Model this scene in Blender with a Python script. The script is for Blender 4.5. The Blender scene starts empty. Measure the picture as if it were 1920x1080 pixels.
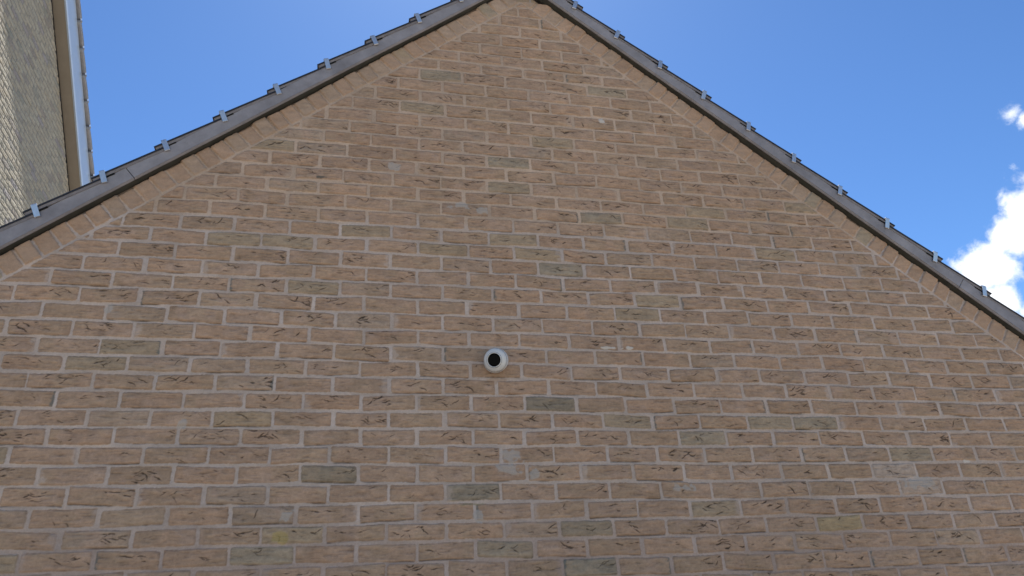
import bpy, bmesh, math, random
import numpy as np
from mathutils import Vector, Matrix

scene = bpy.context.scene
C = scene.collection
random.seed(5)
GZ = 4.87                      # height of the top bed joint above the ground

# ------------------------------------------------------------------ camera
cam_d = bpy.data.cameras.new('camera'); cam = bpy.data.objects.new('camera', cam_d); C.objects.link(cam)
YAW, PIT, ROL = 0.22999, 0.46650, -0.062019
CAM = Vector((1.17525, -3.05686, -3.27296 + GZ))
fw = Vector((math.sin(YAW)*math.cos(PIT), math.cos(YAW)*math.cos(PIT), math.sin(PIT)))
rt = Vector((math.cos(YAW), -math.sin(YAW), 0)); up = rt.cross(fw)
r2 = rt*math.cos(ROL) + up*math.sin(ROL); u2 = -rt*math.sin(ROL) + up*math.cos(ROL)
m = Matrix((r2, u2, -fw)).transposed().to_4x4(); m.translation = CAM
cam.matrix_world = m
cam_d.sensor_width = 36; cam_d.lens = 36*1455.9/1920; cam_d.clip_start = .05; cam_d.clip_end = 20000
scene.camera = cam

# ------------------------------------------------------------------ light
SUN_EL, SUN_AZ = math.radians(60), math.radians(10.2)      # azimuth from +Y towards +X
SD = Vector((math.sin(SUN_AZ)*math.cos(SUN_EL), math.cos(SUN_AZ)*math.cos(SUN_EL), math.sin(SUN_EL)))
sl = bpy.data.lights.new('sun', 'SUN'); sl.energy = 5.0; sl.angle = math.radians(.6); sl.color = (1, .95, .87)
so = bpy.data.objects.new('sun', sl); C.objects.link(so); so.rotation_euler = (-SD).to_track_quat('-Z', 'Y').to_euler()
so.location = (0, 20, 30)

w = bpy.data.worlds.new('World'); scene.world = w; w.use_nodes = True
nt = w.node_tree; nt.nodes.clear(); N = nt.nodes.new; L = nt.links.new
out = N('ShaderNodeOutputWorld'); bg = N('ShaderNodeBackground'); sky = N('ShaderNodeTexSky')
sky.sky_type = 'NISHITA'; sky.sun_disc = False; sky.sun_elevation = SUN_EL; sky.sun_rotation = SUN_AZ
sky.altitude = 50; sky.air_density = 1.0; sky.dust_density = .15; sky.ozone_density = 2.6
SKY_S = .05
bg.inputs['Strength'].default_value = SKY_S
tc = N('ShaderNodeTexCoord')
def vm(op, a, b=None):
    n = N('ShaderNodeVectorMath'); n.operation = op
    for i, v in ((0, a), (1, b)):
        if v is None: continue
        if hasattr(v, 'links') or hasattr(v, 'is_linked'): L(v, n.inputs[i])
        else: n.inputs[i].default_value = v
    return n
def mt(op, a, b=None, clamp=False):
    n = N('ShaderNodeMath'); n.operation = op; n.use_clamp = clamp
    for i, v in ((0, a), (1, b)):
        if v is None: continue
        if hasattr(v, 'is_linked'): L(v, n.inputs[i])
        else: n.inputs[i].default_value = v
    return n.outputs[0]
nrm = vm('NORMALIZE', tc.outputs['Generated']).outputs[0]
# clouds: drifting heaps of cumulus, each a fuzzy ball of directions broken up by noise
def wnoise(scale, det, rough, off):
    mp = N('ShaderNodeMapping'); mp.inputs['Location'].default_value = off
    L(nrm, mp.inputs['Vector'])
    n = N('ShaderNodeTexNoise'); n.inputs['Scale'].default_value = scale; n.inputs['Detail'].default_value = det
    n.inputs['Roughness'].default_value = rough; n.inputs['Distortion'].default_value = .25
    L(mp.outputs[0], n.inputs['Vector']); return n.outputs['Fac']
nA = wnoise(14, 9, .62, (1.3, .2, 4.1)); nB = wnoise(60, 6, .6, (3, 7, 2)); 
CL = [  # pixel of the photograph's frame, radius px, weight
 (1868, 500, 62, 1), (1902, 446, 58, 1), (1948, 405, 72, 1), (1832, 503, 44, .9), (1882, 560, 46, 1), (1975, 580, 70, 1), (1990, 470, 60, 1),
 (1930, 226, 22, .9), (1894, 214, 20, .42), (2080, 380, 150, 1), (2120, 560, 120, 1), (2300, 200, 120, 1), (-700, 700, 220, 1), (2500, 500, 200, 1), (1000, 1500, 200, 1)]
blob = None
for (px, py, rr, wt) in CL:
    d = (fw + r2*((px-960)/1455.9) - u2*((py-540)/1455.9)).normalized()
    ds = vm('DISTANCE', nrm, tuple(d)).outputs['Value']
    v = mt('SUBTRACT', wt*1.0, mt('DIVIDE', ds, rr/1455.9*.86/wt))
    blob = v if blob is None else mt('MAXIMUM', blob, v)
nn = mt('ADD', mt('MULTIPLY', mt('SUBTRACT', nA, .5), 3.6), mt('MULTIPLY', mt('SUBTRACT', nB, .5), 2.6))
dens = mt('ADD', mt('MULTIPLY', blob, 2.2), mt('MULTIPLY', nn, .85))
mr = N('ShaderNodeMapRange'); mr.interpolation_type = 'SMOOTHSTEP'
mr.inputs['From Min'].default_value = -.05; mr.inputs['From Max'].default_value = 1.25; L(dens, mr.inputs['Value'])
mask = mt('MULTIPLY', mr.outputs[0], mt('GREATER_THAN', blob, -1.2))
mix = N('ShaderNodeMix'); mix.data_type = 'RGBA'; L(mask, mix.inputs['Factor'])
gam = N('ShaderNodeGamma'); gam.inputs['Gamma'].default_value = 1.55; L(sky.outputs[0], gam.inputs['Color'])
gn = vm('MULTIPLY', gam.outputs[0], (.475, .515, .490))
L(gn.outputs[0], mix.inputs[6]); mix.inputs[7].default_value = (9.5, 9.8, 10.2, 1)
L(mix.outputs[2], bg.inputs['Color']); L(bg.outputs[0], out.inputs['Surface'])

vs = scene.view_settings; vs.view_transform = 'Standard'; vs.look = 'None'; vs.gamma = 1; vs.exposure = 1.4
scene.render.engine = 'CYCLES'

# ------------------------------------------------------------------ materials
def mat(name, base, rough=.9, metal=0, noise=None, bump=0, bscale=60, attr=None, spec=.5):
    mm = bpy.data.materials.new(name); mm.use_nodes = True; t = mm.node_tree; b = t.nodes['Principled BSDF']
    b.inputs['Roughness'].default_value = rough; b.inputs['Metallic'].default_value = metal
    b.inputs['Specular IOR Level'].default_value = spec
    tcn = t.nodes.new('ShaderNodeTexCoord'); cur = None
    if attr:
        a = t.nodes.new('ShaderNodeAttribute'); a.attribute_name = attr; cur = a.outputs['Color']
    if noise:
        sc, amt, stretch = noise
        mp = t.nodes.new('ShaderNodeMapping'); mp.inputs['Scale'].default_value = stretch
        t.links.new(tcn.outputs['Object'], mp.inputs['Vector'])
        n = t.nodes.new('ShaderNodeTexNoise'); n.inputs['Scale'].default_value = sc; n.inputs['Detail'].default_value = 8
        n.inputs['Roughness'].default_value = .65
        t.links.new(mp.outputs[0], n.inputs['Vector'])
        r = t.nodes.new('ShaderNodeMapRange'); r.inputs['From Min'].default_value = .25; r.inputs['From Max'].default_value = .75
        r.inputs['To Min'].default_value = 1-amt; r.inputs['To Max'].default_value = 1+amt
        t.links.new(n.outputs['Fac'], r.inputs['Value'])
        v = t.nodes.new('ShaderNodeVectorMath'); v.operation = 'SCALE'
        if cur is not None: t.links.new(cur, v.inputs[0])
        else: v.inputs[0].default_value = base
        t.links.new(r.outputs[0], v.inputs['Scale']); cur = v.outputs[0]
    if cur is not None: t.links.new(cur, b.inputs['Base Color'])
    else: b.inputs['Base Color'].default_value = (*base, 1)
    if bump:
        n2 = t.nodes.new('ShaderNodeTexNoise'); n2.inputs['Scale'].default_value = bscale; n2.inputs['Detail'].default_value = 6
        t.links.new(tcn.outputs['Object'], n2.inputs['Vector'])
        bp = t.nodes.new('ShaderNodeBump'); bp.inputs['Strength'].default_value = 1; bp.inputs['Distance'].default_value = bump
        t.links.new(n2.outputs['Fac'], bp.inputs['Height']); t.links.new(bp.outputs[0], b.inputs['Normal'])
    return mm
M = {}
M['brick'] = mat('buff_brick', (1, 1, 1), .95, noise=(330, .16, (1, 1, 1)), bump=.0006, bscale=420, attr='tint', spec=.2)
M['verge'] = mat('verge_concrete', (.27, .258, .28), .7, noise=(9, .30, (1, 1, 1)), bump=.0008, bscale=90, spec=.4)
M['under'] = mat('undercloak', (.065, .062, .052), .85, noise=(14, .3, (1, 1, 1)))
M['tile'] = mat('tile_side', (.22, .20, .205), .75, noise=(25, .30, (1, 1, 1)), bump=.0008, bscale=120, spec=.4)
M['tiletop'] = mat('tile_top', (.022, .024, .035), .6, noise=(20, .3, (1, 1, 1)))
M['ntile'] = mat('neighbour_tile', (.27, .275, .30), .3, noise=(20, .2, (1, 1, 1)), spec=.6)
M['clip'] = mat('clip_metal', (.74, .75, .76), .38, .8, noise=(60, .12, (1, 1, 1)))
M['gap_shade'] = mat('painted_gap_shade', (.006, .006, .006), 1)  # near-black solid standing in for the shade inside the tile gaps
M['upvc'] = mat('bargeboard_paint', (.43, .50, .59), .2, noise=(4, .05, (1, 1, 1)))
M['soffit'] = mat('soffit_board', (.30, .262, .215), .7, noise=(6, .08, (1, 1, 1)))
M['camwhite'] = mat('white_plastic', (.64, .65, .67), .4, noise=(30, .04, (1, 1, 1)))
M['seal'] = mat('rubber_seal', (.30, .305, .31), .7)
M['lens'] = mat('black_lens', (.003, .003, .003), .6, spec=.1)
M['ground'] = mat('paving', (.23, .195, .155), .95, noise=(2, .2, (1, 1, 1)), bump=.003, bscale=30)
def brick_mat():
    mm = bpy.data.materials.new('coursed_brick'); mm.use_nodes = True; t = mm.node_tree; b = t.nodes['Principled BSDF']
    tcn = t.nodes.new('ShaderNodeTexCoord'); sp = t.nodes.new('ShaderNodeSeparateXYZ'); cb = t.nodes.new('ShaderNodeCombineXYZ')
    ad = t.nodes.new('ShaderNodeMath'); t.links.new(tcn.outputs['Object'], sp.inputs[0])
    t.links.new(sp.outputs[0], ad.inputs[0]); t.links.new(sp.outputs[1], ad.inputs[1])
    t.links.new(ad.outputs[0], cb.inputs[0]); t.links.new(sp.outputs[2], cb.inputs[1])
    br = t.nodes.new('ShaderNodeTexBrick'); br.inputs['Scale'].default_value = 1
    br.inputs['Brick Width'].default_value = .225; br.inputs['Row Height'].default_value = .0735; br.inputs['Mortar Size'].default_value = .005
    br.inputs['Color1'].default_value = (.40, .29, .20, 1); br.inputs['Color2'].default_value = (.36, .27, .20, 1); br.inputs['Mortar'].default_value = (.4, .36, .33, 1)
    t.links.new(cb.outputs[0], br.inputs['Vector']); t.links.new(br.outputs['Color'], b.inputs['Base Color'])
    b.inputs['Roughness'].default_value = .95
    return mm
M['coursed'] = brick_mat()

# ------------------------------------------------------------------ object helpers
def empty(name, loc, label, cat, group=None):
    o = bpy.data.objects.new(name, None); C.objects.link(o); o.location = loc; o.empty_display_size = .2
    o['label'] = label; o['category'] = cat
    if group: o['group'] = group
    return o
def link(name, me, mats, parent=None):
    o = bpy.data.objects.new(name, me); C.objects.link(o)
    for x in mats: me.materials.append(M[x])
    if parent:
        bpy.context.view_layer.update()
        o.parent = parent; o.matrix_parent_inverse = parent.matrix_world.inverted()
    return o
def bm_obj(name, bm, mats, parent=None, smooth=False):
    me = bpy.data.meshes.new(name); bm.normal_update(); bm.to_mesh(me); bm.free()
    if smooth:
        me.shade_smooth()
    return link(name, me, mats, parent)
def prism(bm, pts, fdir, depth, mi=0, bevel=0):
    """pts: 3-D polygon, extruded by fdir*depth"""
    v1 = [bm.verts.new(p) for p in pts]; v2 = [bm.verts.new(Vector(p) + fdir*depth) for p in pts]
    fs = [bm.faces.new(v1), bm.faces.new(v2[::-1])]
    n = len(pts)
    for i in range(n): fs.append(bm.faces.new([v1[(i+1) % n], v1[i], v2[i], v2[(i+1) % n]]))
    for f in fs: f.material_index = mi
    if bevel:
        es = set(e for f in fs for e in f.edges)
        bmesh.ops.bevel(bm, geom=list(es), offset=bevel, segments=2, profile=.6, affect='EDGES')
    return fs

# ------------------------------------------------------------------ brick relief (numpy height field)
rs = np.random.RandomState(11)
LAT = rs.rand(512, 512)
def vn(x, y, s, o=0):
    x = x/s + o*17.31 + 300; y = y/s + o*9.77 + 300
    xi = np.floor(x).astype(int); yi = np.floor(y).astype(int); fx = x-xi; fy = y-yi
    fx = fx*fx*(3-2*fx); fy = fy*fy*(3-2*fy)
    a = LAT[xi % 512, yi % 512]; b = LAT[(xi+1) % 512, yi % 512]; c = LAT[xi % 512, (yi+1) % 512]; d = LAT[(xi+1) % 512, (yi+1) % 512]
    return (a*(1-fx)+b*fx)*(1-fy) + (c*(1-fx)+d*fx)*fy - .5
def fbm(x, y, s, o=0, n=3):
    r = 0; a = 1
    for i in range(n): r = r + a*vn(x, y, s, o+i*3); s = s/2.1; a *= .55
    return r
def sst(a, b, x):
    t = np.clip((x-a)/(b-a), 0, 1); return t*t*(3-2*t)

CO = .0734355; BL = .225
JF = [0.0, 1.02, 2.05, 3.06, 4.07, 5.05, 6.0, 7.01, 8.04, 9.05, 10.10, 11.11, 12.06, 13.05, 14.06, 15.06, 16.06, 17.01, 18.0, 19.04, 20.05, 21.03, 22.05, 23.03, 24.02, 25.03, 26.05, 27.03, 28.03, 29.0, 29.99, 31.0, 31.97, 32.95, 33.95, 34.98, 36.0, 37.01, 37.97, 38.97]
DX = {7: .018, 9: .024, 11: .012, 13: .003, 6: .010, 8: .018, 10: .014, 12: .008}
SPECIAL = {
 'gray': [(2.495, -0.477), (1.917, -0.99), (2.134, -1.577), (2.362, -1.281), (2.697, -2.381), (3.248, -2.308), (2.143, -2.754), (1.802, -2.828), (0.902, -2.829), (1.597, -0.472), (3.705, -2.458)],
 'olive': [(2.024, -1.507), (1.591, -1.51), (1.01, -1.733), (1.024, -2.757), (1.91, -1.439)],
 'dark': [(1.133, -2.532), (1.693, -2.608), (2.141, -2.902), (2.027, -2.237)],
 'yellow': [(3.265, -2.757)],
 'pale': [(3.714, -2.605), (3.594, -2.535)],
 'mauve': [(0.465, -2.68), (0.337, -2.316), (0.78, -2.166), (1.027, -0.986), (0.892, -1.209), (0.876, -2.682), (0.788, -2.609), (0.326, -1.862)],
 'dtan': [(3.361, -2.533), (0.572, -1.438), (0.386, -1.574), (-0.062, -1.551), (0.773, -1.583), (0.448, -1.804)]}
PATCH = [(0.958, -2.76, 0.0377, 0.0227, 'yel'), (0.971, -2.683, 0.0306, 0.0349, 'mor'), (1.941, -2.529, 0.0267, 0.0346, 'mor'), (1.848, -2.454, 0.0489, 0.0396, 'mor'), (3.697, -2.588, 0.1093, 0.0332, 'mor'), (2.302, -1.972, 0.0452, 0.0078, 'wht'), (2.423, -1.971, 0.0408, 0.0078, 'wht'), (2.443, -0.689, 0.0257, 0.0251, 'wht'), (1.653, -1.266, 0.0558, 0.0209, 'mor'), (1.772, -1.287, 0.0359, 0.0269, 'mor'), (1.349, -1.07, 0.0351, 0.0246, 'mor'), (1.822, -2.515, 0.0527, 0.0259, 'mor'), (1.022, -1.16, 0.0476, 0.0118, 'drk'), (2.569, -2.598, 0.0525, 0.0199, 'mor'), (0.237, -1.865, 0.0273, 0.0281, 'mor'), (0.577, -2.335, 0.0191, 0.0293, 'mor'), (1.693, -2.651, 0.0846, 0.0082, 'olv'), (1.785, -2.134, 0.0922, 0.0144, 'org'), (1.703, -2.692, 0.0253, 0.0325, 'mor'), (3.998, -2.49, 0.0286, 0.0099, 'wht')]
COL = {'tan': (.422, .286, .202), 'gray': (.355, .282, .208), 'dark': (.295, .240, .180), 'olive': (.380, .286, .200), 'yellow': (.395, .295, .182),
       'pale': (.47, .36, .29), 'mauve': (.405, .294, .218), 'dtan': (.390, .266, .184)}
PC = {'yel': (.44, .34, .08), 'mor': (.43, .39, .36), 'wht': (.62, .58, .54), 'drk': (.09, .095, .085), 'olv': (.24, .21, .11), 'org': (.36, .22, .14)}
SLOPE = .839; CS, SN = .766, .643
APX, APZ = 2.047, .113
def bdist(x, z):      # distance above the inner line of the verge course
    return np.maximum((z-(SLOPE*x-1.604))*CS, (z-(1.830-SLOPE*x))*CS)

class Relief:
    """a stretcher-bond wall in (x,z); z=0 is the top bed joint"""
    def __init__(s, seed, x0, x1, z0, z1, special=True, crack=1.0, verge=True, verge_fn=None):
        s.r = np.random.RandomState(seed); s.x0, s.x1, s.z0, s.z1 = x0, x1, z0, z1
        s.verge = verge; s.special = special; s.crack = crack
        s.c0 = int(math.floor(-z1/CO))-1; s.c1 = int(math.ceil(-z0/CO))+1
        s.bricks = {}
    def rowedges(s):
        j = np.arange(s.c0, s.c1+2).astype(float)
        f = j.copy()
        if s.special:
            for i, k in enumerate(j):
                k = int(k)
                if 0 <= k < len(JF): f[i] = JF[k]
        return -f*CO
def gen_relief(xs, zs, seed, special, verge, crack, palette=None, mortar=None):
    r = np.random.RandomState(seed)
    X, Z = np.meshgrid(xs, zs)                     # rows: z
    g = xs[1]-xs[0]
    H = np.full(X.shape, -.0032); c0 = int(math.floor(-zs.max()/CO))-1; c1 = int(math.ceil(-zs.min()/CO))+1
    # mortar
    H += fbm(X, Z, .02, 3)*.0016 + fbm(X, Z, .15, 5, 2)*.0012
    if mortar is None:
        up_ = sst(-.03, .03, Z + 1.36 + fbm(X, Z, .3, 21)*.06 - (X-2)*.02)
        mlow = np.array([.495, .400, .345]); mup = np.array([.500, .375, .288])
        Cc = mlow*(1-up_)[..., None] + mup*up_[..., None]
        low = sst(-2.55, -2.9, Z)[..., None]; Cc = Cc*(1-low) + np.array([.425, .325, .275])*low
        Cc *= (1 + fbm(X, Z, .12, 8)*.22)[..., None]
        Cc *= (1 + vn(X, Z, .006, 31)*.16)[..., None]
    else:
        Cc = np.ones(X.shape+(3,))*np.array(mortar); Cc *= (1 + fbm(X, Z, .12, 8)*.2)[..., None]; up_ = np.zeros_like(X)
    cover = np.zeros(X.shape)
    WX = X + fbm(X, Z, .045, 40, 2)*.0022; WZ = Z + fbm(X, Z, .05, 50, 2)*.0026 + fbm(X, Z, .5, 60, 2)*.004
    bands = fbm(X, Z*3.2, .05, 70, 3)              # drag streaks along the bed
    grain = fbm(X, Z, .008, 80, 2)
    streak = fbm(X, Z*6, .03, 85, 2)
    pinkn = fbm(X, Z*1.3, .055, 90, 2)
    olv = fbm(X, Z, .09, 95, 2)
    def je(k):
        if special and 0 <= k < len(JF): return -JF[k]*CO
        return -k*CO
    blist = []
    for k in range(c0, c1):
        zt, zb = je(k), je(k+1)
        dx = DX.get(k, 0) if special else 0
        off = 0 if k % 2 else .5
        n0 = int(math.floor((xs[0]-dx)/BL-off))-1; n1 = int(math.ceil((xs[-1]-dx)/BL-off))+1
        ed = [(n+off)*BL + dx + r.normal(0, .0035) + (r.normal(0, .006) if r.rand() < .12 else 0) for n in range(n0, n1+1)]
        jl = [abs(r.normal(.0128, .0026)) for _ in ed]
        for i in range(len(ed)-1):
            xa, xb = ed[i]+jl[i]/2, ed[i+1]-jl[i+1]/2
            zu = zt-.0061+r.normal(0, .0011); zl = zb+.0058+r.normal(0, .0011)
            blist.append((k, xa, xb, zl, zu, 0))
    for (k, xa, xb, zl, zu, kind) in blist:
        cx, cz = (xa+xb)/2, (zl+zu)/2
        if verge and bdist(cx, cz) > .09: continue
        typ = 'tan'; u = r.rand()
        if u < .05: typ = 'mauve'
        elif u < .12: typ = 'dtan'
        elif u < .15: typ = 'olive'
        elif u < .156: typ = 'gray'
        if special:
            if typ == 'gray': typ = 'olive'
            for t, l in SPECIAL.items():
                for (sx, sz) in l:
                    if xa-.006 < sx < xb+.006 and zl-.006 < sz < zu+.006: typ = t
        i0, i1 = np.searchsorted(xs, [xa-.012, xb+.012])
        zz = zs if zs[0] < zs[-1] else zs[::-1]
        j0, j1 = np.searchsorted(zz, [zl-.012, zu+.012])
        tilt = r.normal(0, .0022); sh = [r.normal(0, .0011) for _ in range(4)]; hb = r.normal(0, .0011)
        rr_ = abs(r.normal(.0035, .003))+.0015; tint = 1+r.normal(0, .028); hue = r.normal(0, .013); pk = r.rand()*.9; ol = r.rand()*.5
        stain = r.rand(); smear = r.rand(); ph = r.rand()*50; ncr = r.rand()
        if i1-i0 < 2 or j1-j0 < 2: continue
        S = (slice(j0, j1), slice(i0, i1))
        wx, wz = WX[S], WZ[S] - tilt*(X[S]-cx)/.1
        hx, hz = (xb-xa)/2, (zu-zl)/2
        lx, lz = wx-cx, wz-cz
        lz = lz + sh[0]*(lx/hx) + sh[1]*(lx/hx)**2
        qx = np.abs(lx)-hx+rr_; qz = np.abs(lz)-hz+rr_
        sd = np.hypot(np.maximum(qx, 0), np.maximum(qz, 0)) + np.minimum(np.maximum(qx, qz), 0) - rr_
        sd = sd + grain[S]*.0022
        inb = sst(.0010, -.0016, sd)
        if verge:                                    # cut bricks stop at the verge course
            inb = inb*sst(.0015, -.0015, bdist(X[S], Z[S]) + .006 + grain[S]*.004)
        edge = sst(-.007, .0, sd)
        h = .0006+hb + bands[S]*.0028 + np.minimum(streak[S]+.08, 0)*.004 + grain[S]*.0007 - edge*.0030 + fbm(X[S]+ph, Z[S], .08, 12, 2)*.002
        base = np.array(palette[typ] if palette else COL[typ])*tint
        base = base*np.array([1+hue, 1, 1-hue])
        col = np.ones(h.shape+(3,))*base
        pm = sst(.02, .28, pinkn[S]+(pk-.6)*.5)[..., None]
        if typ in ('tan', 'dtan', 'mauve') and palette is None:
            col = col*(1-pm*.75) + (np.array([.422, .294, .220])*tint)*pm*.75
            om = sst(.10, .35, olv[S]+ol*.3)[..., None]*.55
            col = col*(1-om) + np.array([.392, .278, .192])*tint*om
        if typ in ('gray', 'dark', 'olive') and palette is None:
            om = sst(.0, .25, pinkn[S])[..., None]*.5
            col = col*(1-om) + np.array([.375, .278, .195])*tint*om
        col *= (1 + bands[S]*.24 + grain[S]*.18 + np.minimum(streak[S]+.10, 0)*.55)[..., None]
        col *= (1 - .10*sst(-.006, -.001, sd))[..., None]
        if stain < .07:      # a burnt header end
            side = -1 if stain < .035 else 1
            e = sst(.012, .0, hx - side*lx + grain[S]*.012)[..., None]*.75
            col = col*(1-e) + np.array([.15, .16, .15])*e
        if smear < .16:      # mortar wiped over an end
            side = 1 if smear < .08 else -1
            e = sst(.022, .004, hx - side*lx + fbm(X[S], Z[S], .03, 14)*.03)[..., None]*.6
            col = col*(1-e) + Cc[S]*e
        # creases: shallow relief, the shade of their depth painted dark into the colour
        if crack > 0 and (not verge or bdist(cx, cz) < .0):
            nmain = 0 if ncr < .12 else (r.randint(1, 4) if ncr < .42 else r.randint(4, 11))
            if typ in ('dark', 'gray'): nmain = max(nmain, 4)
            nmain = int(nmain*crack); strong = r.rand()
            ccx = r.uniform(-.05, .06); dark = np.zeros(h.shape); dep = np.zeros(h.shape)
            LX = X[S]-cx; LZ = Z[S]-cz
            for q in range(nmain + r.randint(2, 7)):
                mainc = q < nmain
                ln = r.uniform(.012, .052) if mainc else r.uniform(.006, .03)
                px = ccx + r.normal(0, .040); pz = r.normal(.006, .012)
                px = min(max(px, -hx+.008), hx-.01-ln*.5)
                ang = r.normal(-.14, .14) if r.rand() < .6 else r.normal(.16, .14)
                wd = (r.uniform(.0020, .0044)*(.7+.7*strong) if mainc else r.uniform(.0008, .0018))
                ns = max(3, int(ln/.006)); st = ln/ns; curv = r.normal(.0, .12)
                pts = [(px, pz)]
                for _ in range(ns):
                    ang += r.normal(0, .30)+curv; ang *= .84
                    px += math.cos(ang)*st; pz += math.sin(ang)*st; pts.append((px, pz))
                for a in range(ns):
                    (ax, az), (bx, bz) = pts[a], pts[a+1]
                    if abs(az) > hz-.004 or abs(bz) > hz-.004 or bx > hx-.004: continue
                    t = (a+.5)/ns; ww = wd*(math.sin(math.pi*min(max(t, .08), .92))**.7)*r.uniform(.5, 1.3)
                    m0 = np.searchsorted(xs[i0:i1], min(ax, bx)+cx-.006); m1 = np.searchsorted(xs[i0:i1], max(ax, bx)+cx+.006)
                    k0 = np.searchsorted(zz[j0:j1], min(az, bz)+cz-.006); k1 = np.searchsorted(zz[j0:j1], max(az, bz)+cz+.006)
                    if m1 <= m0 or k1 <= k0: continue
                    T = (slice(k0, k1), slice(m0, m1)); ux = LX[T]; uz = LZ[T]
                    vx, vz = bx-ax, bz-az; l2 = vx*vx+vz*vz+1e-12
                    tt = np.clip(((ux-ax)*vx+(uz-az)*vz)/l2, 0, 1)
                    d = np.hypot(ux-ax-tt*vx, uz-az-tt*vz)
                    cov = np.clip((ww/2+g*.5-d)/g, 0, 1)*min(1, ww/g*1.15)
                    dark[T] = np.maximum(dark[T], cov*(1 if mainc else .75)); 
                    dep[T] = np.maximum(dep[T], np.exp(-(d/.0028)**2)*ww)
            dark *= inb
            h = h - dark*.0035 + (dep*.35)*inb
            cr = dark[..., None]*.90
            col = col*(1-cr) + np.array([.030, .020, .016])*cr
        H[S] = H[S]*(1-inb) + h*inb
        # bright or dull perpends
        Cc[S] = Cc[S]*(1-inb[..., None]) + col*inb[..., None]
        # groove under some bricks, its shadow also painted into the colour
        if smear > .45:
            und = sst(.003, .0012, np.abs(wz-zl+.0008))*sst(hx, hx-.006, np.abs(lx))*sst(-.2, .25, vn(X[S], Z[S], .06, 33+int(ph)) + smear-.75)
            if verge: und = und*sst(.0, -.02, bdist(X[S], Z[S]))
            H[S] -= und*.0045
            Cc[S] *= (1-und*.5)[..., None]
        cover[S] = np.maximum(cover[S], inb)
    # perpend mortar a little whiter than the beds below the pinkish top part
    ph_ = (1-cover)*(1-up_)
    rowf = np.abs(((-Z/CO) % 1)-.5); per = ph_*sst(.42, .34, rowf)*sst(-.15, .3, vn(X, Z, .11, 77))
    if mortar is None: Cc = Cc*(1+per[..., None]*np.array([.07, .10, .14]))
    if verge:                                       # header course along both slopes
        for side in (0, 1):
            if side == 0: t_ = X*CS+Z*SN; bb = (Z-(SLOPE*X-1.604))*CS; mine = X < APX; pitch, ph0 = .0755, .813-.6*0
            else: t_ = -(X*CS)+Z*SN; bb = (Z-(1.830-SLOPE*X))*CS; mine = X >= APX; pitch, ph0 = .0800, 0
            if not (mine & (bb > -.004) & (bb < .125)).any(): continue
            t0, t1 = t_[mine].min(), t_[mine].max(); p = t0
            edges = [p]
            while p < t1+.1: p += pitch*(1+r.normal(0, .05)); edges.append(p)
            sel0 = mine & (bb > -.004) & (bb < .125)
            jj, ii = np.nonzero(sel0)
            tt = t_[jj, ii] + fbm(X[jj, ii], Z[jj, ii], .05, 44, 2)*.003; b2 = bb[jj, ii] + fbm(X[jj, ii], Z[jj, ii], .06, 46, 2)*.003
            e = np.array(edges); n = np.clip(np.searchsorted(e, tt)-1, 0, len(e)-2)
            ctr = (e[n]+e[n+1])/2; half = (e[n+1]-e[n])/2-.0045
            NB = len(e); cu = r.rand(NB); tint = 1+r.normal(0, .05, NB); top = .1015+r.normal(0, .0030, NB); bot = .0062+r.normal(0, .0012, NB); hb = r.normal(0, .0022, NB); sk = r.normal(0, .05, NB)
            lx = tt-ctr + sk[n]*(b2-.05); cz = (top[n]+bot[n])/2; hz = (top[n]-bot[n])/2; rr_ = .006
            qx = np.abs(lx)-half+rr_; qz = np.abs(b2-cz)-hz+rr_
            sd = np.hypot(np.maximum(qx, 0), np.maximum(qz, 0)) + np.minimum(np.maximum(qx, qz), 0) - rr_ + grain[jj, ii]*.003
            inb = sst(.001, -.0015, sd)
            types = ['gray' if c < .05 else 'olive' if c < .20 else 'mauve' if c < .42 else 'tan' for c in cu]
            pal = np.array([COL[t] for t in types])*tint[:, None]*1.0
            col = pal[n]*(1 + bands[jj, ii]*.18 + grain[jj, ii]*.14)[:, None]
            pm = sst(.0, .3, pinkn[jj, ii])[:, None]*.4; col = col*(1-pm)+np.array([.42, .300, .225])*pm; col *= 1.04
            h = .0010+hb[n] + bands[jj, ii]*.002 + grain[jj, ii]*.0006 - sst(-.008, 0, sd)*.003
            base = Cc[jj, ii]; low = H[jj, ii]
            gap = sst(.006, .0, b2-bot[n]+.003)                # flush pointing at the foot, raked joints between
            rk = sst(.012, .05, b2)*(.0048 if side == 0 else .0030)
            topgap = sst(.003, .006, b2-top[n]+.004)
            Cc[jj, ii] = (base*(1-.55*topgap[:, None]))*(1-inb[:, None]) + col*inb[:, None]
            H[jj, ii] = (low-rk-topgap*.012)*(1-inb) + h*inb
    if special:
        for (px, pz, hw, hh, t) in PATCH:
            i0, i1 = np.searchsorted(xs, [px-hw*1.6, px+hw*1.6]); j0, j1 = np.searchsorted(zs, [pz-hh*1.6, pz+hh*1.6])
            if i1 <= i0 or j1 <= j0: continue
            S = (slice(j0, j1), slice(i0, i1))
            dd = ((np.abs(X[S]-px)/hw)**2.5 + (np.abs(Z[S]-pz)/hh)**2.5)**.4 + fbm(X[S], Z[S], .03, 66)*1.0
            amt = {'wht': .85, 'mor': .7, 'drk': .8, 'yel': .42, 'olv': .6, 'org': .45}[t]
            mk = sst(.85, .55, dd)[..., None]*amt
            Cc[S] = Cc[S]*(1-mk) + np.array(PC[t])*mk
            if t in ('wht', 'mor'): H[S] += mk[..., 0]*.0015
    wea = 1 + fbm(X, Z, .9, 101, 3)*.07 + fbm(X, Z*.35, .12, 107, 2)*.05
    return X, Z, H, np.clip(Cc*wea[..., None], .003, .9)

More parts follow.
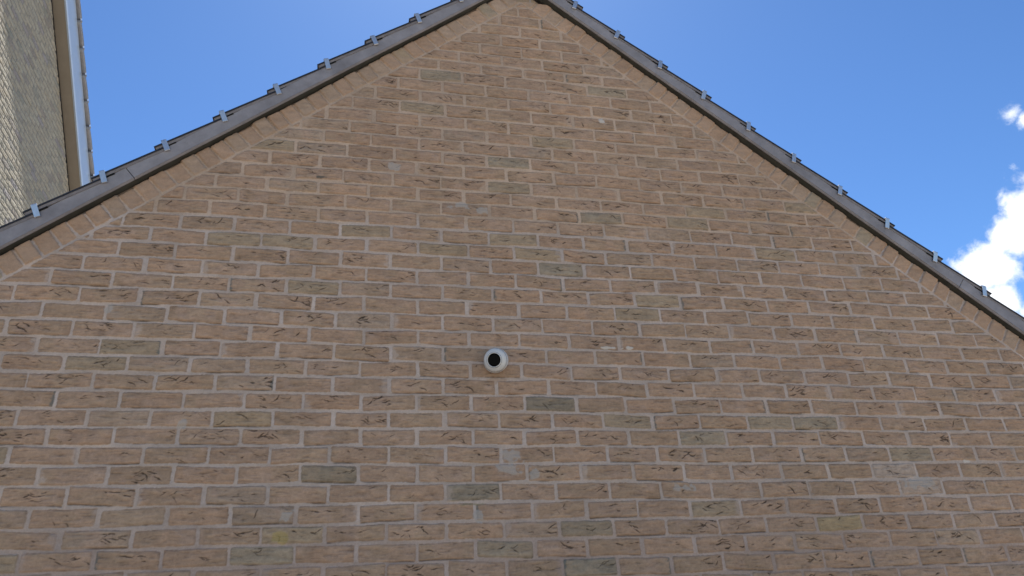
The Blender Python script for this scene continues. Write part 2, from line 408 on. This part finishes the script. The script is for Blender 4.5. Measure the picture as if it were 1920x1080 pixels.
def grid_mesh(name, P, Cc, keep=None):
    """P: (nz,nx,3) points, quads wound to face the viewer"""
    nz, nx = P.shape[:2]
    idx = np.arange(nz*nx).reshape(nz, nx)
    q = np.stack([idx[:-1, :-1], idx[:-1, 1:], idx[1:, 1:], idx[1:, :-1]], -1)
    if keep is not None: q = q[keep]
    q = q.reshape(-1, 4)
    used = np.zeros(nz*nx, bool); used[q.ravel()] = True
    remap = np.cumsum(used)-1; V = P.reshape(-1, 3)[used]; q = remap[q]; col = Cc.reshape(-1, 3)[used]
    me = bpy.data.meshes.new(name)
    me.vertices.add(len(V)); me.vertices.foreach_set('co', V.astype(np.float32).ravel())
    me.loops.add(len(q)*4); me.loops.foreach_set('vertex_index', q.astype(np.int32).ravel())
    me.polygons.add(len(q)); me.polygons.foreach_set('loop_start', (np.arange(len(q))*4).astype(np.int32))
    me.polygons.foreach_set('use_smooth', np.ones(len(q), bool))
    me.update(calc_edges=True)
    a = me.attributes.new('tint', 'FLOAT_COLOR', 'POINT')
    a.data.foreach_set('color', np.concatenate([col, np.ones((len(col), 1))], 1).astype(np.float32).ravel())
    return me

# ------------------------------------------------------------------ ground
gm = bpy.data.meshes.new('ground'); gm.from_pydata([(-900, -900, 0), (900, -900, 0), (900, 900, 0), (-900, 900, 0)], [], [(0, 1, 2, 3)])
g_ = link('ground', gm, ['ground']); g_['kind'] = 'structure'

# ------------------------------------------------------------------ the gabled house
HX0, HX1 = -.96, 5.05
house = empty('gable_house', (APX, 3, 0), 'low house with a wide cracked buff brick gable filling the view and a grey verge', 'house')
wall_me = None
xs = np.arange(-.34, 4.74, .0027); zs = np.arange(-3.22, .12, .0026)
X, Z, H, K = gen_relief(xs, zs, 3, True, True, 1.0)
P = np.stack([X, -H, Z+GZ], -1)
xc = (X[:-1, :-1]+X[1:, 1:])/2; zc = (Z[:-1, :-1]+Z[1:, 1:])/2
keep = bdist(xc, zc) < .122
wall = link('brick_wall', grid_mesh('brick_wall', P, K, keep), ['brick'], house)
# the rest of the same wall at a coarser mesh: below and to both sides of what the photograph shows
def coarse(x0, x1, z0, z1, seed):
    xs = np.arange(x0, x1+.003, .006); zs = np.arange(z0, z1+.003, .006); xs[-1] = x1; zs[-1] = z1
    X, Z, H, K = gen_relief(xs, zs, seed, True, True, .0)
    xc = (X[:-1, :-1]+X[1:, 1:])/2; zc = (Z[:-1, :-1]+Z[1:, 1:])/2
    kp = bdist(xc, zc) < .122
    return link('lower_brickwork', grid_mesh('lower_brickwork', np.stack([X, -H+.0005, Z+GZ], -1), K, kp), ['brick'], wall)
coarse(HX0, HX1, -GZ, -3.215, 8)
coarse(HX0, -.335, -3.215, -1.5, 9)
coarse(4.735, HX1, -3.215, -1.5, 10)
bm = bmesh.new()     # solid body behind the facing
iz = lambda x: min(SLOPE*x-1.604, 1.830-SLOPE*x) + GZ + .10/CS
prism(bm, [(HX0, .03, 0), (HX1, .03, 0), (HX1, .03, iz(HX1)), (APX, .03, iz(APX)), (HX0, .03, iz(HX0))], Vector((0, 1, 0)), 6.0)
bm_obj('side_and_rear_walls', bm, ['coursed'], house)

YF = -.036
def sp3(side, s, b, y):       # slope coordinates: s up the slope from x reference, b above the inner line
    if side == 0: x0, z0 = 0, -1.604; x = x0+s*CS-b*SN; z = z0+s*SN+b*CS
    else: x0, z0 = 4.2, 1.830-SLOPE*4.2; x = x0-s*CS+b*SN; z = z0+s*SN+b*CS
    return Vector((x, y, z+GZ))
def apex_s(b):                # s at which the offset line reaches the ridge plane
    return (APX + b*SN)/CS, (4.2-APX+b*SN)/CS
def seg(bm, side, s0, s1, prof, mi, bevel=0):   # extrude a (b,y) profile along the slope
    a = [sp3(side, s0, b, y) for b, y in prof]; bb = [sp3(side, s1, b, y) for b, y in prof]
    v1 = [bm.verts.new(p) for p in a]; v2 = [bm.verts.new(p) for p in bb]; n = len(prof)
    fs = [bm.faces.new(v1), bm.faces.new(v2[::-1])]
    for i in range(n): fs.append(bm.faces.new([v1[(i+1) % n], v1[i], v2[i], v2[(i+1) % n]]))
    for f in fs: f.material_index = mi
# verge boards: two lengths on each slope, butt-jointed where the photograph shows the seam
joint = {0: .315/CS, 1: (4.2-4.19)/CS+.012}
low_s = {0: (HX0-.12)/CS, 1: (4.2-HX1-.12)/CS}
for side in (0, 1):
    top = apex_s(.14)[side]
    cuts = [low_s[side], joint[side], top]
    for i in range(2):
        bm = bmesh.new(); s0, s1 = cuts[i]+(.0015 if i else 0), cuts[i+1]-(.0015 if i == 0 else 0)
        n = max(2, int((s1-s0)/.12)); ss = np.linspace(s0, s1, n+1)
        prof = [(.1095, YF+.002), (.1065, YF+.006), (.1065, YF+.012), (.1120, YF+.016), (.175, YF+.016), (.175, YF+.002), (.173, YF), (.1140, YF), (.1128, YF-.0022), (.1105, YF-.0024)]
        rows = [[bm.verts.new(sp3(side, s + (0 if k in (0, n) else 0), b+.0012*math.sin(s*5.1+side), y+.0012*math.sin(s*3.3+b*9))) for b, y in prof] for k, s in enumerate(ss)]
        for k in range(n):
            for q in range(len(prof)):
                q2 = (q+1) % len(prof); bm.faces.new([rows[k][q], rows[k][q2], rows[k+1][q2], rows[k+1][q]])
        bm.faces.new(rows[0]); bm.faces.new(rows[-1][::-1])
        bmesh.ops.recalc_face_normals(bm, faces=bm.faces)
        bm_obj('verge_board', bm, ['verge'], house)
    bm = bmesh.new()
    seg(bm, side, cuts[0], top, [(.1115, YF+.0165), (.1115, .02), (.1200, .02), (.1200, YF+.0165)], 0)
    bmesh.ops.recalc_face_normals(bm, faces=bm.faces)
    bm_obj('undercloak', bm, ['under'], house)

# roof: courses of flat interlocking tiles, every tail lifted over the course below
GAUGE = {0: .2235/CS, 1: .2265/CS}
clip0 = {0: (-.099+.155*SN)/CS, 1: (4.2-4.385+.155*SN)/CS}
clip0[0] = (-.099 + .18*SN)/CS; clip0[1] = (4.2-4.385+.18*SN)/CS
roof_bm = bmesh.new()
clips = []
for side in (0, 1):
    gz = GAUGE[side]; k0 = math.floor((low_s[side]-clip0[side])/gz)
    k = k0
    while True:
        sc = clip0[side]+k*gz; nose = sc-.041
        if nose > apex_s(.2)[side]-.04: break
        tail = min(nose+gz+.045, apex_s(.2)[side]-.01)
        f = lambda s: (s-nose)/gz
        jit = (random.uniform(-.0015, .0015))
        def prof_at(s, y, lo, hi): return sp3(side, s, .184+lo - .0220*f(s)+jit, y), sp3(side, s, .184+hi - .0220*f(s)+jit, y)
        ya, yb = YF-.001+random.uniform(-.002, .002), 6.05
        # side face body (grey) and darker upper skin, as one closed slab
        t1, t2 = .013, .020
        def quadslab(s0, s1, lo, hi, y0, y1, mi):
            a, b = prof_at(s0, y0, lo, hi); c, d = prof_at(s1, y0, lo, hi)
            e, f2 = prof_at(s0, y1, lo, hi); g2, h2 = prof_at(s1, y1, lo, hi)
            V = [roof_bm.verts.new(v) for v in (a, c, d, b, e, g2, h2, f2)]
            for q in ((0, 1, 2, 3), (4, 7, 6, 5), (0, 4, 5, 1), (1, 5, 6, 2), (2, 6, 7, 3), (3, 7, 4, 0)):
                fc = roof_bm.faces.new([V[i] for i in q]); fc.material_index = mi
        quadslab(nose, tail, 0, t1, ya, yb, 0)
        quadslab(nose-.002, tail, t1+.0002, t2, ya-.0035, yb, 1)
        quadslab(nose+.004, nose+.075, -.009, -.0008, ya+.006, ya+.05, 2)   # solid black block painting the shade of a hollow under the tail
        quadslab(sc+.006, sc+.046, -.0075, -.0005, ya-.0012, ya+.004, 2)     # solid black strip painting the shade of a slot beside the clip
        clips.append((side, sc))
        k += 1
bmesh.ops.recalc_face_normals(roof_bm, faces=roof_bm.faces)
roof = bm_obj('tiled_roof', roof_bm, ['tile', 'tiletop', 'gap_shade'], house)
# ridge tiles (half-rounds) along the top
bm = bmesh.new(); rz = GZ + APZ + .15
for i in range(14):
    y0 = -.03+i*.44; y1 = y0+.445
    rows = []
    for y, rad in ((y0, .118), (y0+.03, .118), (y0+.03, .108), (y1, .104)):
        rows.append([bm.verts.new((APX+math.cos(a)*rad*1.15, y, rz+math.sin(a)*rad)) for a in np.linspace(-.25, math.pi+.25, 15)])
    for a in range(3):
        for b in range(14): bm.faces.new([rows[a][b], rows[a+1][b], rows[a+1][b+1], rows[a][b+1]])
    bm.faces.new(rows[0])
ridge = bm_obj('ridge_tiles', bm, ['tile'], roof)

def clip_mesh():
    bm = bmesh.new(); w_, t = .0225, .0016
    # path in (b, y): up the front, over the edge, back on to the tile, with a small hook at the foot
    path = [(-.0315, .0065), (-.0330, .0020), (-.0315, 0), (0, -.0005), (.0260, -.001), (.0303, .0010), (.0320, .0050), (.0325, .030)]
    inner = []
    for i, (b, y) in enumerate(path):
        p0 = path[max(i-1, 0)]; p1 = path[min(i+1, len(path)-1)]; tx, ty = p1[0]-p0[0], p1[1]-p0[1]; l = math.hypot(tx, ty)
        inner.append((b - ty/l*t*-1*-1, y + tx/l*t))
    V = {}
    for sgn in (-1, 1):
        for nm, pl in (('o', path), ('i', inner)):
            V[(sgn, nm)] = [bm.verts.new((sgn*w_/2, y, b)) for b, y in pl]
    n = len(path)
    for i in range(n-1):
        bm.faces.new([V[(-1, 'o')][i], V[(1, 'o')][i], V[(1, 'o')][i+1], V[(-1, 'o')][i+1]])
        bm.faces.new([V[(-1, 'i')][i+1], V[(1, 'i')][i+1], V[(1, 'i')][i], V[(-1, 'i')][i]])
        for sgn in (-1, 1): bm.faces.new([V[(sgn, 'o')][i], V[(sgn, 'o')][i+1], V[(sgn, 'i')][i+1], V[(sgn, 'i')][i]])
    for i in (0, n-1): bm.faces.new([V[(-1, 'o')][i], V[(1, 'o')][i], V[(1, 'i')][i], V[(-1, 'i')][i]])
    bmesh.ops.recalc_face_normals(bm, faces=bm.faces)
    me = bpy.data.meshes.new('verge_clip'); bm.to_mesh(me); bm.free(); me.materials.append(M['clip']); return me
cme = clip_mesh()
def view_px(p):
    d = Vector(p)-CAM; z = d.dot(fw); return 960+1455.9*d.dot(r2)/z, 540-1455.9*d.dot(u2)/z
for side, sc in clips:
    p = sp3(side, sc, .1815, YF-.0105)
    px, py = view_px(p)
    if not (-80 < px < 2000 and -60 < py < 1140): continue
    o = bpy.data.objects.new('verge_clip', cme); C.objects.link(o)
    ang = math.radians(19)*(-1 if side == 0 else 1)
    o.matrix_world = Matrix.Translation(p) @ Matrix.Rotation(ang + random.uniform(-.09, .09), 4, 'Y') @ Matrix.Rotation(random.uniform(-.06, .06), 4, 'X') 
    mw = o.matrix_world.copy(); o.parent = house; o.matrix_parent_inverse = Matrix.Translation(-Vector(house.location)); o.matrix_basis = mw

# ------------------------------------------------------------------ security camera on the gable
sc_loc = Vector((1.7936, 0, -2.0576+GZ))
scam = empty('security_camera', sc_loc, 'small round white camera with a black lens fixed to the middle of the brick gable', 'security camera')
def lathe(bm, prof, org, axis, seg_=40, cap=True):
    axis = axis.normalized(); a = axis.orthogonal().normalized(); b = axis.cross(a)
    rings = []
    for (r_, h_) in prof:
        rings.append([bm.verts.new(org+axis*h_+(a*math.cos(t)+b*math.sin(t))*r_) for t in np.linspace(0, 2*math.pi, seg_, endpoint=False)])
    for i in range(len(rings)-1):
        for k in range(seg_): bm.faces.new([rings[i][k], rings[i][(k+1) % seg_], rings[i+1][(k+1) % seg_], rings[i+1][k]])
    if cap: bm.faces.new(rings[0]); bm.faces.new(rings[-1][::-1])
    bmesh.ops.recalc_face_normals(bm, faces=bm.faces)
ax_y = Vector((0, -1, 0))
bm = bmesh.new(); lathe(bm, [(.044, 0), (.0475, .002), (.0475, .014), (.0455, .017), (.040, .018)], sc_loc+Vector((0, .001, 0)), ax_y)
bm_obj('mounting_base', bm, ['camwhite'], scam, True)
aim = Vector((-.0225, -.045, -.0172)).normalized()
bc = sc_loc+Vector((.003, -.030, .0015))
bm = bmesh.new()
pr = [(.0510*math.cos(t), .0510*math.sin(t)) for t in np.linspace(-1.1, .35, 14)]
pr += [(.0470, .0190), (.0470, .0200), (.0495, .0215)] + [(.0495*math.cos(t)**.9, .0215+.022*math.sin(t)) for t in np.linspace(.12, .80, 8)]
pr = [(a, b) for a, b in pr] + [(.0325, .0385), (.0318, .0425), (.0300, .0440), (.0284, .0425), (.0280, .036), (.001, .036)]
lathe(bm, pr, bc, aim, 56, False)
bm_obj('ball_housing', bm, ['camwhite'], scam, True)
for (r0, h0) in ((.0502, .0203), (.0330, .0395)):      # dark joint lines between base, ball and front plate
    bm = bmesh.new(); lathe(bm, [(r0-.0012, h0-.0012), (r0+.0006, h0-.0012), (r0+.0006, h0+.0010), (r0-.0012, h0+.0010)], bc, aim, 56, False)
    bm_obj('seal_ring', bm, ['seal'], scam, True)
bm = bmesh.new(); lathe(bm, [(.0279, .0362), (.0279, .0385), (.020, .0392), (.001, .0395)], bc, aim, 48, True)
bm_obj('lens', bm, ['lens'], scam, True)

# ------------------------------------------------------------------ neighbouring house on the left
NX = -3.0; NM = .87; NC, NS = math.cos(math.atan(NM)), math.sin(math.atan(NM)); NK = 10.44
nb = empty('neighbouring_house', (NX-3.5, 5.0, 0), 'taller pale brick house seen steeply from below at the left, white bargeboard and tiled verge', 'house')
RY = 5.0                                            # ridge position in depth
PALN = {k: (.385, .340, .262) for k in COL}
for k, v in (('gray', (.33, .30, .25)), ('dark', (.29, .26, .215)), ('olive', (.31, .29, .235)), ('mauve', (.315, .28, .26)), ('dtan', (.31, .27, .225))): PALN[k] = v
ys = np.arange(3.6, 9.3, .0085); zs2 = np.arange(1.2, 6.2, .0065)
X, Z, H, K = gen_relief(ys, zs2, 21, False, False, .35, PALN, (.26, .235, .20))
lim = NK - NM*X
yc = (X[:-1, :-1]+X[1:, 1:])/2; zc = (Z[:-1, :-1]+Z[1:, 1:])/2
kp = (zc < NK-NM*yc-.13) & (zc < NK-NM*(2*RY-yc)-.13)
P = np.stack([NX+H*1.0, X, Z+GZ], -1)
link('brick_wall', grid_mesh('brick_wall', P, K, kp), ['brick'], nb)
bm = bmesh.new(); rzn = NK-NM*RY+GZ-.14; hy = 4.6
prism(bm, [(NX-.012, RY-hy, 0), (NX-.012, RY-hy, rzn-NM*hy), (NX-.012, RY, rzn), (NX-.012, RY+hy, rzn-NM*hy), (NX-.012, RY+hy, 0)], Vector((-1, 0, 0)), 7.0)
bm_obj('house_walls', bm, ['coursed'], nb)
def np3(s, b, x, far=True):   # along the slope from the ridge (down), b perpendicular upward
    y = s*NC + b*NS; z = NK-NM*RY - s*NS + b*NC
    return Vector((x, RY+(y if far else -y), z+GZ))
def nseg(bm, s0, s1, prof, mi=0, far=True):
    v1 = [bm.verts.new(np3(s0, b, x, far)) for b, x in prof]; v2 = [bm.verts.new(np3(s1, b, x, far)) for b, x in prof]; n = len(prof)
    fs = [bm.faces.new(v1), bm.faces.new(v2[::-1])]
    for i in range(n): fs.append(bm.faces.new([v1[(i+1) % n], v1[i], v2[i], v2[(i+1) % n]]))
    for f in fs: f.material_index = mi
SL = 6.2; FX = NX+.15
for far in (True, False):
    e = 0.001 if far else .0
    bm = bmesh.new(); nseg(bm, e, SL, [(.0, NX-.02), (.0, FX-.018), (.012, FX-.018), (.012, NX-.02)], 0, far); bmesh.ops.recalc_face_normals(bm, faces=bm.faces)
    bm_obj('soffit', bm, ['soffit'], nb)
    bm = bmesh.new(); nseg(bm, -.05 if far else .0, SL, [(-.004, FX-.017), (-.004, FX+.004), (.055, FX+.006), (.062, FX), (.405, FX), (.405, FX-.017)], 0, far); bmesh.ops.recalc_face_normals(bm, faces=bm.faces)
    bm_obj('bargeboard', bm, ['upvc'], nb)
nroof = bmesh.new(); NG = .385; nclips = []
for far in (True, False):
    k = 0
    while True:
        tail = .10+k*NG; nose = tail+NG+.04          # the tail end of a tile points down the slope
        if nose > SL+.1: break
        n_ = 6
        for (lo, hi, xo, mi) in ((0, .030, .030, 0), (.0302, .040, .034, 1)):
            def bb(s, v): t = (s-tail)/(NG+.04); return .412 + .042*t + .016*math.sin(math.pi*min(max(t, 0), 1)) + v
            ss = np.linspace(tail, nose, n_+1)
            rows = [[nroof.verts.new(np3(s, bb(s, v), x, far)) for v, x in ((lo, FX-.02), (lo, FX+xo), (lo*.5+hi*.5, FX+xo+.008), (hi, FX+xo), (hi, NX-7.0))] for s in ss]
            for a in range(n_):
                for b in range(4):
                    f = nroof.faces.new([rows[a][b], rows[a][b+1], rows[a+1][b+1], rows[a+1][b]]); f.material_index = mi; f.smooth = True
            for rw in (rows[0], rows[-1]):
                f = nroof.faces.new(rw); f.material_index = mi
        if far: nclips.append(nose-.05)
        k += 1
bmesh.ops.recalc_face_normals(nroof, faces=nroof.faces)
bm_obj('tiled_roof', nroof, ['ntile', 'ntile'], nb)
bm = bmesh.new()
for sgn in (0,):
    pts = [(-.03, 0), (-.03, .006), (.022, .010), (.040, .004), (.040, -.03)]
    v1 = [bm.verts.new((x, -.013, z)) for z, x in pts]; v2 = [bm.verts.new((x, .013, z)) for z, x in pts]
    for i in range(len(pts)-1): bm.faces.new([v1[i], v1[i+1], v2[i+1], v2[i]])
    bm.faces.new(v1[::-1]); bm.faces.new(v2)
ncm = bpy.data.meshes.new('verge_clip'); bm.to_mesh(ncm); bm.free(); ncm.materials.append(M['clip'])
for s in nclips:
    if not 1.0 < s < 5: continue
    o = bpy.data.objects.new('verge_clip', ncm); C.objects.link(o)
    p = np3(s, .463, FX+.036)
    mw = Matrix.Translation(p) @ Matrix.Rotation(-math.atan(NM), 4, 'X')
    o.parent = nb; o.matrix_parent_inverse = Matrix.Translation(-Vector(nb.location)); o.matrix_basis = mw
